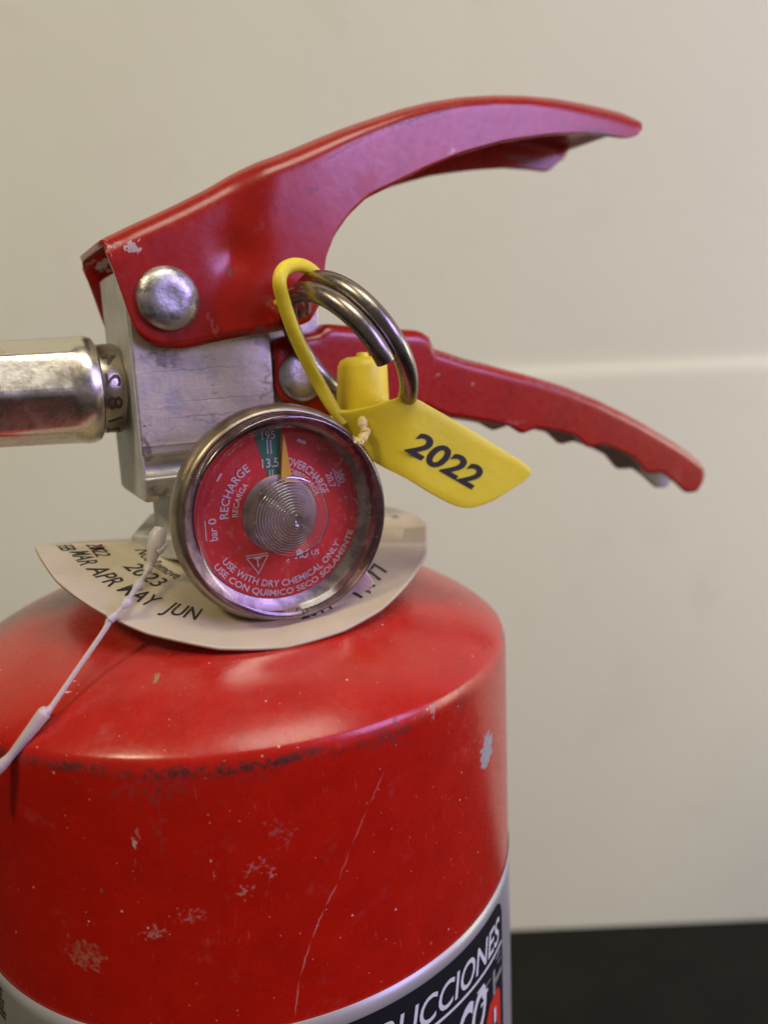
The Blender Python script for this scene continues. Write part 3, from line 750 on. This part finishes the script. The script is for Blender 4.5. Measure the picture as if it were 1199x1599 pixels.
# ================================================================== pull pin
def cspl(P, n):
    P = np.array(P, float); Q = np.vstack([2 * P[0] - P[1], P, 2 * P[-1] - P[-2]]); out = []
    for i in range(1, len(Q) - 2):
        for t in np.linspace(0, 1, n, endpoint=False):
            out.append(.5 * ((2 * Q[i]) + (-Q[i-1] + Q[i+1]) * t + (2*Q[i-1] - 5*Q[i] + 4*Q[i+1] - Q[i+2]) * t*t + (-Q[i-1] + 3*Q[i] - 3*Q[i+1] + Q[i+2]) * t**3))
    out.append(Q[-2]); return np.array(out)
PB = on_v(470, 440, -1.6)
PIN = thing('pull_pin', 'steel safety pin with a double wound pull ring hanging from the valve beside the gauge', 'safety pin', tuple(PB))
MA = np.array([.715, .70, 0]); MA /= np.linalg.norm(MA)
ca = M.T @ MA; nn = np.array([-.70 * .92, .715 * .92, -.38]); nn /= np.linalg.norm(nn)
bb = np.cross(nn, MA); bb = bb / np.linalg.norm(bb)
if bb[2] > 0: bb = -bb           # bb: towards the camera and up-right
nw, bw = M.T @ nn, M.T @ bb
ca = ca / np.linalg.norm(ca)
RC = on_v(552, 544, -2.45); RR = 1.32; WR = .165
pts = []
# t: 0 at +major (lower right); near side (b+) lies at +90 deg; top left at 180; far side at 270
for t in np.linspace(math.radians(57), math.radians(57 + 505), 130):
    k = (t - math.radians(57)) / (2 * math.pi)
    off = nw * .34 * (1.1 - k)
    pts.append(RC + RR * (math.cos(t) * ca + math.sin(t) * bw) + off)
m = MB(); m.tube(pts, WR, 20); m.build('ring', M_steel, PIN, base=B(PIN), smooth=50)
m = MB(); e0 = RC + RR * (-ca) + nw * .1
m.tube([e0, e0 * .5 + H(1.35, -1.3, 6.35) * .5, H(1.35, -1.2, 6.3), H(1.35, 1.6, 6.3)], .13, 16); m.build('shaft', M_steel, PIN, base=B(PIN), smooth=50)

# ================================================================== yellow tamper seal
SB = on_v(567, 640, -2.3)
SEAL = thing('tamper_seal', 'yellow plastic seal with looped strap and flag printed 2022, on the pull ring', 'seal tag', tuple(SB))
loop = [(538, 662, -2.75), (522, 640, -2.7), (500, 602, -2.6), (478, 560, -2.65), (458, 515, -2.72), (443, 470, -2.8), (437, 440, -2.85), (444, 421, -2.75), (462, 414, -2.5), (482, 419, -2.2), (498, 432, -1.9), (512, 452, -1.6)]
P_ = cspl([on_v(*p) for p in loop], 10); n = len(P_)
rad = [.085 + .03 * smoothstep(.03, .15, i / n) - .03 * smoothstep(.75, 1, i / n) for i in range(n)]
m = MB(); m.tube(P_, rad, 16); 
nub = on_v(434, 473, -2.3); m.tube([nub, nub + np.array([-.06, 0, 0])], [.07, .03], 10)
m.build('strap', M_yellow, SEAL, base=B(SEAL), smooth=60)
m = MB(); bc = on_v(567, 640, -2.25); bt = on_v(566, 557, -2.25); ax = bt - bc
prof = [(.47, -.06), (.475, .15), (.46, .5), (.445, .82), (.40, .93), (.28, .99), (.12, 1.0), (.10, 1.07), (.001, 1.08)]
ex = U; ey = V
m.lathe(prof, lambda x, y, h: bc + ax * h + ex * x + ey * y, 40); m.build('barrel', M_yellow, SEAL, base=B(SEAL), smooth=50)
flag = [((526, 642), (545, 690), -2.72), ((545, 642), (556, 698), -2.80), ((575, 636), (572, 712), -2.90), ((605, 627), (597, 728), -2.92), ((632, 620), (628, 744), -2.84), ((650, 624), (652, 758), -2.76), ((672, 636), (672, 770), -2.74), ((705, 655), (690, 780), -2.75),
        ((745, 679), (706, 788), -2.78), ((785, 704), (722, 793), -2.80), ((810, 719), (740, 792), -2.82), ((821, 728), (768, 782), -2.82), ((827, 735), (797, 764), -2.82), ((826, 742), (815, 753), -2.82)]
flag = [(a, b, (-2.74, -2.90, -3.08, -3.22, -3.30)[i] if i < 5 else -3.32) for i, (a, b, c) in enumerate(flag)]
rows = []
tp = cspl([on_v(*a, c) for a, b, c in flag], 5); bt_ = cspl([on_v(*b, c + ((.22, .24, .22, .14, .05)[i] if i < 5 else 0)) for i, (a, b, c) in enumerate(flag)], 5)
for a, b in zip(tp, bt_): rows.append([a * (1 - t) + b * t for t in np.linspace(0, 1, 9)])
m = MB(); m.grid(rows)
FL = m.build('flag', M_yellow, SEAL, base=B(SEAL), smooth=60, solid=.09, offs=0)
md = FL.modifiers.new('bevel', 'BEVEL'); md.width = .02 * CM; md.segments = 2; md.limit_method = 'ANGLE'
vs, fs, w = text2d('2022', .43, 1.62, .03, .36)
o0 = on_v(632, 703, -3.372); ex_ = on_v(745, 768, -3.372) - o0; ex_ /= np.linalg.norm(ex_)
upn = np.cross(V, ex_); upn *= math.copysign(1, upn[2])
m = MB(); m.add([o0 + ex_ * x + upn * y for x, y in vs], fs, 0); m.build('year_print', M_stamp, SEAL, base=B(SEAL), smooth=0, fixn=False)
m = MB()
tl = [(566, 652, -3.0), (567, 668, -3.08), (572, 677, -3.14), (566, 685, -3.2), (561, 691, -3.22), (553, 690, -3.24), (548, 686, -3.24)]
P_ = cspl([on_v(*p) for p in tl], 5); rad = [.05 + .035 * abs(math.sin(i * .55)) + .015 * random.random() for i in range(len(P_))]
m.tube(P_, rad, 8); m.build('tail', M_ystress, SEAL, base=B(SEAL), smooth=25)

# ================================================================== white plastic tie
def lift(px, py, h):
    q = on_tank(px, py); d = CAM - q; d /= np.linalg.norm(d); return q + d * h
def disc_pt(px, py, h):
    q = march_disc(px, py); d = CAM - q; d /= np.linalg.norm(d); return q + d * h
def depth_of(p): return float((M @ (np.array(p) - CAM))[2])
def at_depth(px, py, dd): return CAM + ray(px, py) * dd
dA = depth_of(disc_pt(238, 878, .75)); dB = depth_of(disc_pt(190, 945, .42)); dC = depth_of(lift(72, 1113, .30)); dD = depth_of(lift(4, 1195, .34))
TB = at_depth(240, 870, dA)
TIE = thing('plastic_tie', 'thin translucent white plastic tie strand with barbs, hanging across the red shoulder', 'plastic tie', tuple(TB))
m = MB()
a, b = at_depth(251, 824, dA + .1), at_depth(236, 880, dA)
m.tube([a, a * .8 + b * .2, a * .45 + b * .55, b, b * 1.12 - a * .12], [.09, .145, .135, .075, .035], 20)
f0 = at_depth(262, 850, dA - .1); m.tube([a * .4 + b * .6, f0 * .6 + b * .4, f0], [.05, .05, .02], 8)
m.build('locking_head', M_tie, TIE, base=B(TIE), smooth=50)
tp = [(236, 880), (232, 888), (229, 895), (223, 904), (217, 913), (211, 922), (204, 933), (198, 942), (190, 950), (183, 958), (172, 968)]
Pt = [at_depth(x, y, float(np.interp(y, [878, 945, 1113], [dA, dB, dC]))) for x, y in tp]; rd = [.038, .085, .033, .040, .09, .042, .042, .095, .042, .05, .085]
Pc = cspl(Pt, 6); rc_ = np.interp(np.linspace(0, len(Pt) - 1, len(Pc)), range(len(Pt)), rd)
m = MB(); m.tube(Pc, list(rc_), 12); m.build('barbed_strand', M_tie, TIE, base=B(TIE), smooth=50)
tl = [(172, 968), (163, 986), (120, 1048), (82, 1103), (70, 1114), (50, 1140), (20, 1178), (4, 1195)]
Pt = [at_depth(x, y, float(np.interp(y, [878, 945, 1113, 1195], [dA, dB, dC, dD]))) for x, y in tl]
d_ = Pt[-1] - Pt[-2]; Pt += [Pt[-1] + d_ * 1.5, Pt[-1] + d_ * 3]
rd = [.06, .042, .040, .042, .105, .09, .062, .085, .07, .05]
Pc = cspl(Pt, 10); rc_ = np.interp(np.linspace(0, len(Pt) - 1, len(Pc)), range(len(Pt)), rd)
m = MB(); m.tube(Pc, list(rc_), 14); m.build('strand', M_tie, TIE, base=B(TIE), smooth=50)
